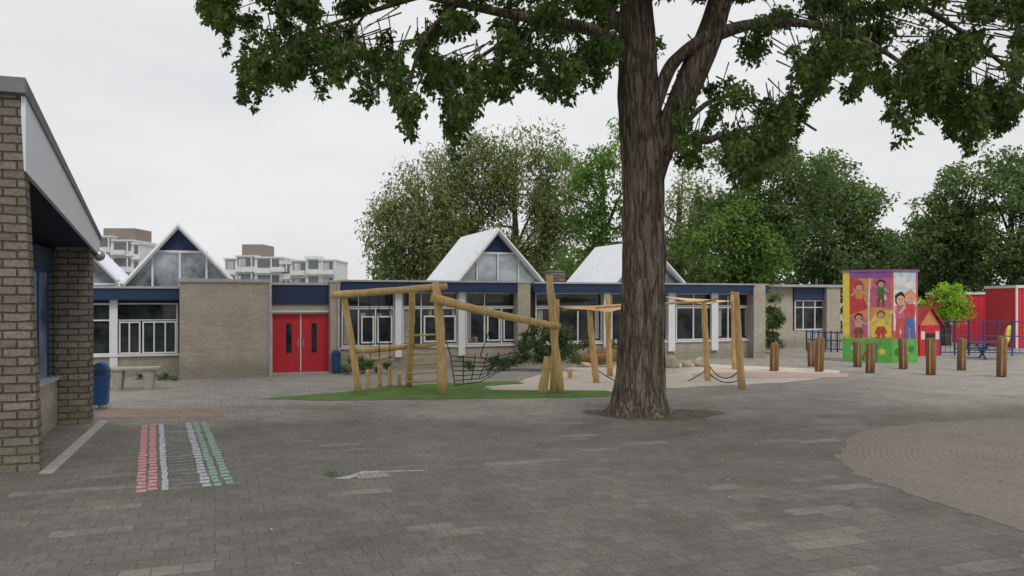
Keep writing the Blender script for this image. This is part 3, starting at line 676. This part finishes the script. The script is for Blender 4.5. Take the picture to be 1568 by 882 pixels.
def fence(px0,py0,px1,py1,h,n,name='metal_fence'):
    a=G(px0,py0);b=G(px1,py1); m=MB()
    for i in range(n+1):
        p=a.lerp(b,i/n); m.tube([p,p+Vector((0,0,h))],.045,6)
    for z in (.15,h*.55,h-.08): m.tube([a+Vector((0,0,z)),b+Vector((0,0,z))],.03,5)
    Ln=(b-a).length; k=int(Ln/.22)
    for i in range(k): p=a.lerp(b,i/k); m.tube([p+Vector((0,0,.15)),p+Vector((0,0,h-.08))],.012,4)
    m.make(name,M_fence)
fence(1440,544,1640,546,1.75,9); fence(1092,546,1118,545,1.3,3); fence(1235,537,1292,540,1.1,6); fence(1050,541,1092,541,.9,3)
e=empty('picnic_table',tuple(G(1505,549)),.3)
m=MB(); m.box(-.9,.9,-.35,.35,.72,.78); m.box(-.9,.9,-.8,-.5,.42,.47); m.box(-.9,.9,.5,.8,.42,.47)
for x in (-.6,.6): m.tube([(x,-.75,0),(x,-.2,.72)],.04,6); m.tube([(x,.75,0),(x,.2,.72)],.04,6); m.box(x-.03,x+.03,-.7,.7,.38,.42)
m.make('frame',M_fence,e)
e=empty('spring_rider',tuple(G(1538,541)),.4)
m=MB(); m.tube([(math.cos(a*.6)*.13,math.sin(a*.6)*.13,.02+a*.0075) for a in range(60)],.02,5); m.make('spring',M_metal,e)
m=MB(); m.tube([(-.35,0,.55),(-.2,0,.62),(.1,0,.62),(.25,0,.8),(.3,0,1.25),(.42,0,1.4)],[.06,.14,.15,.13,.11,.06],10); m.tube([(.25,-.22,1.0),(.25,.22,1.0)],.025,6); m.make('body',pY,e,True)

# ------------------------------------------------------------------ apartment blocks
def flats(d,steps,name='apartment_block'):
    s=F/d; e=empty(name,(0,d,0)); wl,wn,bl,bn=MB(),MB(),MB(),MB()
    X=lambda p:(p-CX)/s; Zz=lambda p:H-(p-HY)/s
    for (a,b,t) in steps:
        x0,x1,z1=X(a),X(b),Zz(t); wl.box(x0,x1,0,12,0,z1-.25); bl.box(x0-.2,x1+.2,-.3,12,z1-.248,z1)
        z=z1-2.9
        while z>1:
            wn.box(x0+.3,x1-.3,-.06,-.01,z+.9,z+2.4)
            bl.box(x0-.1,x1+.1,-.5,-.07,z-.15,z+.1)
            xx=x0+.2
            while xx<x1-1.2:
                bl.box(xx+2.5,xx+2.75,-.2,-.061,z+.1,z+2.6)
                if random.random()<.45: bl.box(xx,xx+2.45,-1.2,-.51,z+.1,z+.95)
                if random.random()<.35: bn.box(xx+.3,xx+1.5,-.08,-.061,z+.9,z+2.3)
                xx+=2.8
            z-=2.9
    wl.make('walls',M_flatwhite,e); wn.make('windows',plain('far_window_grey',(.13,.15,.17),.4),e); bl.make('balconies',M_flatwhite,e); bn.make('curtains',M_cap,e)
    return e,X,Zz
M_bh=plain('brown_cladding',(.24,.20,.175),.8,.1,.3)
e,X,Zz=flats(150,[(120,172,361),(172,203,367),(203,214,372)]); MB().box(X(150),X(199),2,9,Zz(366),Zz(348)).make('roof_housing',M_bh,e)
e,X,Zz=flats(150,[(344,362,395),(362,392,391),(392,430,393),(430,446,402),(446,470,398),(470,490,395),(490,512,397)]); MB().box(X(365),X(398),2,9,Zz(394),Zz(373)).make('roof_housing',M_bh,e); MB().box(X(462),X(485),2,6,Zz(396),Zz(391)).make('roof_vent',M_flatwhite,e)

# ------------------------------------------------------------------ background trees
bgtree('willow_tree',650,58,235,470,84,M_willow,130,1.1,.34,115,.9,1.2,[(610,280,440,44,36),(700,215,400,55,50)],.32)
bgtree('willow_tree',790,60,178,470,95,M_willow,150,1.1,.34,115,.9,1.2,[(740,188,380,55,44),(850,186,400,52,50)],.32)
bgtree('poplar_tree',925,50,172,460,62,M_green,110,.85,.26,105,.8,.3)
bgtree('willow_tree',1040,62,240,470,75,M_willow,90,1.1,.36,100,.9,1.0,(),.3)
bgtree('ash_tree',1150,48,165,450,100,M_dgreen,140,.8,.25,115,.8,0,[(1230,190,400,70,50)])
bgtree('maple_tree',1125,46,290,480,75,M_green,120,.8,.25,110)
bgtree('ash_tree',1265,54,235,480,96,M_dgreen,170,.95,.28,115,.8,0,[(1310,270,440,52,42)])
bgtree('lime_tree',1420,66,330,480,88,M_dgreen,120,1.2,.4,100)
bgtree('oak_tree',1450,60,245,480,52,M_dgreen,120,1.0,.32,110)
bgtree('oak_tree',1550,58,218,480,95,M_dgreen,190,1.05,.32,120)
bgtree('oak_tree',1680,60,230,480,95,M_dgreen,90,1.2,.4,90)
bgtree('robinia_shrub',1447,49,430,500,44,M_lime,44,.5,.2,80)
C=[];R=[]
for i in range(330):
    px=random.uniform(590,1760); d=random.uniform(68,80); C.append(W(px,random.uniform(375,470),d)); R.append(random.uniform(1.2,2.4))
leaves('distant_tree_mass',C,R,[60]*len(C),.65,M_dgreen,None,.8)
def shrubs(name,lst,mat=M_shrub,leaf=.13,per=120,rs=1):
    C=[];R=[]
    for (px0,px1,pt,pb,d,n) in lst:
        for i in range(n):
            C.append(W(random.uniform(px0,px1),random.uniform(pt,pb),d+random.uniform(-.4,.4))); R.append(random.uniform(.18,.38)*rs)
    return leaves(name,C,R,[per]*len(C),leaf,mat,None,.8)
shrubs('flower_bed_plants',[(215,274,574,581,27.9,12)],M_shrub,.09,60,.5)
shrubs('facade_shrub',[(800,885,505,550,31.5,38)],M_shrub)
shrubs('facade_shrub',[(515,600,550,567,30,14),(700,800,550,562,31.5,14)],M_shrub,.11,80,.7)
shrubs('facade_shrub',[(880,1000,525,548,34.5,14)],M_shrub)
shrubs('climbing_plant',[(1172,1198,470,530,41.5,26),(1176,1192,455,480,41.6,6)],M_shrub)
m=MB(); m.tube([G(1185,541),W(1183,500,41.5),W(1187,465,41.6)],.03,5); m.make('climber_stem',M_bark)

# ------------------------------------------------------------------ main tree
mt=empty('shade_tree',(0,0,0)); dt=GD(634); sT2=F/dt
def trunk(mb,keys,n=56,flare=False,ridge=.05,sub=10,seed=0):
    pts=[];rr=[]
    K=[(W(a,b_,dt+dd),r_/sT2) for (a,b_,dd,r_) in keys]
    for i in range(len(K)-1):
        for k in range(sub):
            t=k/sub; p0=K[max(i-1,0)][0];p1=K[i][0];p2=K[i+1][0];p3=K[min(i+2,len(K)-1)][0]
            p_=.5*((2*p1)+(p2-p0)*t+(2*p0-5*p1+4*p2-p3)*t*t+(3*p1-p0-3*p2+p3)*t**3)
            pts.append(p_); rr.append(K[i][1]*(1-t)+K[i+1][1]*t)
    pts.append(K[-1][0]);rr.append(K[-1][1])
    b=len(mb.v); m_=len(pts); ref=Vector((1,0,0))
    for i,p_ in enumerate(pts):
        t=(pts[min(i+1,m_-1)]-pts[max(i-1,0)]).normalized(); x=(ref-t*ref.dot(t)).normalized(); y=t.cross(x); ref=x
        for k in range(n):
            a=2*math.pi*k/n; dv=x*math.cos(a)+y*math.sin(a)
            q_=dv*2.4+Vector((seed,0,p_.z*.35)); r=rr[i]*(1+.14*mn.noise(q_))
            r+=ridge*(mn.noise(Vector((math.cos(a)*9,math.sin(a)*9,p_.z*.8+seed)))) + ridge*.6*mn.noise(Vector((math.cos(a)*18,math.sin(a)*18,p_.z*1.6)))
            if flare: r*=1+.28*math.exp(-max(p_.z,0)*2.2)*(1+1.1*math.sin(a*5+.6)*math.exp(-max(p_.z,0)*1.2)*.55)
            mb.v.append(tuple(p_+dv*r))
    for i in range(m_-1):
        for k in range(n):
            a=b+i*n+k;c=b+i*n+(k+1)%n; mb.f.append((a,c,c+n,a+n))
tk=MB()
trunk(tk,[(978,645,0,40),(979,610,0,35),(982,550,0,33),(985,450,0,30.5),(986,350,0,30),(984,250,0,31),(981,190,0,31),(977,120,0,29),(975,50,0,26),(970,-40,0,22),(960,-150,.5,16),(950,-260,1,7)],n=96,flare=True,ridge=.06,sub=18)
trunk(tk,[(1003,290,.1,8),(1012,235,0,17),(1030,180,-.1,19),(1058,120,-.2,20),(1085,60,-.3,19),(1110,-20,-.6,16),(1150,-120,-1,10),(1180,-200,-1,4)],n=48,ridge=.04,seed=5)
def br(keys,ridge=.012): trunk(tk,keys,n=12,ridge=ridge,sub=6,seed=random.random()*9)
br([(1000,180,-.2,8),(1020,115,-.3,11),(1042,85,-.4,9),(1085,55,-.5,10)])
br([(1020,232,-.3,6),(1055,214,-.6,9),(1085,214,-.9,6),(1108,204,-1.1,3)])
br([(965,90,0,12),(915,50,-.5,10),(850,35,-1.2,7),(770,20,-2,6),(700,5,-2.4,5),(600,-15,-2.8,4),(520,-10,-3,3)])
br([(962,50,0,12),(900,-5,.6,10),(820,-30,1.5,8),(700,-20,2.5,6),(560,20,3,4),(450,60,3,3),(400,110,3,2)])
br([(1090,55,-.3,11),(1150,38,-.6,8),(1230,36,-1,6),(1320,60,-1.6,4),(1400,110,-2,2)])
br([(1105,0,-.5,12),(1200,-50,-.5,9),(1330,-30,0,6),(1460,40,.5,4),(1550,110,.5,2)])
br([(1010,260,.4,5),(1040,200,1.2,5),(1100,150,2,4),(1180,160,3,3),(1250,200,3.5,2)])
br([(975,0,0,14),(1000,-100,1,10),(1060,-200,2,5)]); br([(960,-60,0,12),(880,-160,-1,8),(780,-210,-2,3)])
br([(850,35,-1.2,4),(780,60,-1.4,3),(700,120,-1.6,2.5),(690,200,-1.7,1.5)]); br([(700,5,-2.4,4),(650,60,-2.5,3),(625,140,-2.5,2),(622,200,-2.5,1)])
br([(560,20,3,3),(520,80,3,2),(500,130,3,1.5)])
out=[(285,-10),(330,40),(350,90),(370,150),(400,172),(425,135),(470,115),(500,160),(530,120),(570,170),(600,125),(625,235),(640,140),(680,190),(700,250),(722,175),(760,160),(800,130),(840,150),(880,165),(920,125),(950,90),(1020,105),(1032,235),(1070,275),(1085,180),(1110,270),(1160,300),(1190,240),(1220,230),(1240,160),(1290,115),(1300,160),(1340,110),(1360,200),(1385,240),(1410,165),(1450,200),(1480,235),(1520,215),(1568,185),(1760,140)]
ox=[a for a,b_ in out]; oy=[b_ for a,b_ in out]
C=[];R=[];T=[];N=[]
def addc(px,py,d,r,n,t): C.append(tuple(W(px,py,d)));R.append(r);N.append(n);T.append(t)
cnt=0; tw_=MB(); tries=0
while cnt<760 and tries<60000:
    tries+=1
    px=random.uniform(285,1760); lo=np.interp(px,ox,oy)
    py=lo-16-random.random()**1.15*(lo+110)
    dd=random.uniform(-4,4)
    nz=mn.noise(Vector((px*.016,py*.021,dd*.06)))+.4*mn.noise(Vector((px*.04,py*.05,3)))
    low=max(0,min(1,(py+10)/110))
    th_=(-.02+.15*low) if px<940 else ((-.10+.17*low) if px<1340 else -.14+.11*low)
    if nz<th_ and py>-20: continue
    if 935<px<1035 and py>30 and dd<.8: continue
    if 990<px<1125 and py>-20 and dd<1.0 and not (py>225): continue
    r_=random.uniform(.15,.40)
    addc(px,py,dt+dd,r_,int(215*(r_/.38)**2)+14,random.uniform(0,1)**1.3); cnt+=1
    a=W(px,py,dt+dd); cdir=Vector((3+(a.x-3)*.8,dt+(a.y-dt)*.8,a.z+random.uniform(.3,.9)))
    if random.random()<.45: tw_.tube([cdir,cdir.lerp(a,.6)+Vector((0,0,.1)),a],[.022,.013,.005],4,False)
for i in range(360):
    px=random.uniform(300,1700); lo=np.interp(px,ox,oy)
    if 940<px<1028: continue
    if 1028<=px<1110 and lo<200: continue
    dd=random.uniform(-4,4); y0=lo-random.uniform(0,60); dx=random.uniform(-6,6)
    for k in range(5): addc(px+dx*k+random.uniform(-5,5),y0-k*11,dt+dd,random.uniform(.08,.20),24,random.uniform(.1,.9))
    a=W(px,y0,dt+dd); tw_.tube([a,W(px+dx*5,y0-70,dt+dd)],[.005,.015],4,False)
k_=0
while k_<520:
    a=random.uniform(0,2*math.pi); rr_=math.sqrt(random.random())*11.5
    x_=3+rr_*math.cos(a); y_=dt+rr_*.75*math.sin(a); z=random.uniform(10.0,20-rr_*.55)
    if z-1.2 < H+.385*y_ and x_<9: z+=random.uniform(1.5,3.5)
    if z-1.2 < H+.385*y_ and x_<9: continue
    k_+=1; C.append((x_,y_,z)); R.append(random.uniform(.6,1.2)); N.append(90); T.append(random.uniform(0,.8))
leaves('foliage',C,R,N,.14,M_leaf,mt,.75,.25,T,.55)
tw_.make('twigs',M_bark,mt)
tk.make('trunk',M_bark,mt,True)
tp=[];nn=60
bc=G(978,634)
for i in range(nn):
    a=2*math.pi*i/nn; k=1+.12*math.sin(3*a)+random.uniform(-.07,.07); tp.append((bc.x+.35+1.6*k*math.cos(a),bc.y+.9*k*math.sin(a),.006))
mesh('tree_pit_soil',tp,[tuple(range(nn))],M_soil)
leaves('weeds',[(bc.x+random.uniform(-1.2,1.9),bc.y+random.uniform(-.9,.3),.03) for _ in range(22)],[.1]*22,[8]*22,.05,M_shrub,None,.3)

# ------------------------------------------------------------------ world, sun, camera
w=bpy.data.worlds.new('World'); scene.world=w; w.use_nodes=True; nt=w.node_tree; bg=nt.nodes['Background']
sky=nt.nodes.new('ShaderNodeTexSky'); sky.sky_type='NISHITA'; sky.sun_disc=False; sky.sun_elevation=math.radians(55); sky.sun_rotation=math.radians(150); sky.dust_density=3
tc=nt.nodes.new('ShaderNodeTexCoord').outputs['Generated']
mp=nd(nt,'ShaderNodeMapping'); mp.inputs['Scale'].default_value=(1,1,3.2); L(nt,tc,mp.inputs[0])
n=noise(nt,mp.outputs[0],2.2,7,.55)
cl=ramp(nt,n,[(.3,(6.8,6.9,7.05)),(.5,(7.6,7.62,7.7)),(.7,(8.3,8.3,8.3))])
L(nt,mix(nt,.95,sky.outputs[0],cl),bg.inputs[0]); bg.inputs[1].default_value=.109
sd=bpy.data.lights.new('Sun','SUN'); sd.energy=1.5; sd.angle=math.radians(18); sd.color=(1,.96,.9)
so=link(bpy.data.objects.new('sun',sd))
el,az=math.radians(55),math.radians(150)
dirv=Vector((math.sin(az)*math.cos(el),math.cos(az)*math.cos(el),math.sin(el)))
so.rotation_euler=dirv.to_track_quat('Z','Y').to_euler()
cd=bpy.data.cameras.new('Camera'); cd.sensor_width=36; cd.lens=36*F/1568; cd.shift_y=(HY-441)/1568; cd.clip_end=3000
co=link(bpy.data.objects.new('camera',cd)); co.location=(0,0,H); co.rotation_euler=(math.radians(90),0,0); scene.camera=co
scene.view_settings.view_transform='Standard'; scene.view_settings.look='None'; scene.view_settings.exposure=0
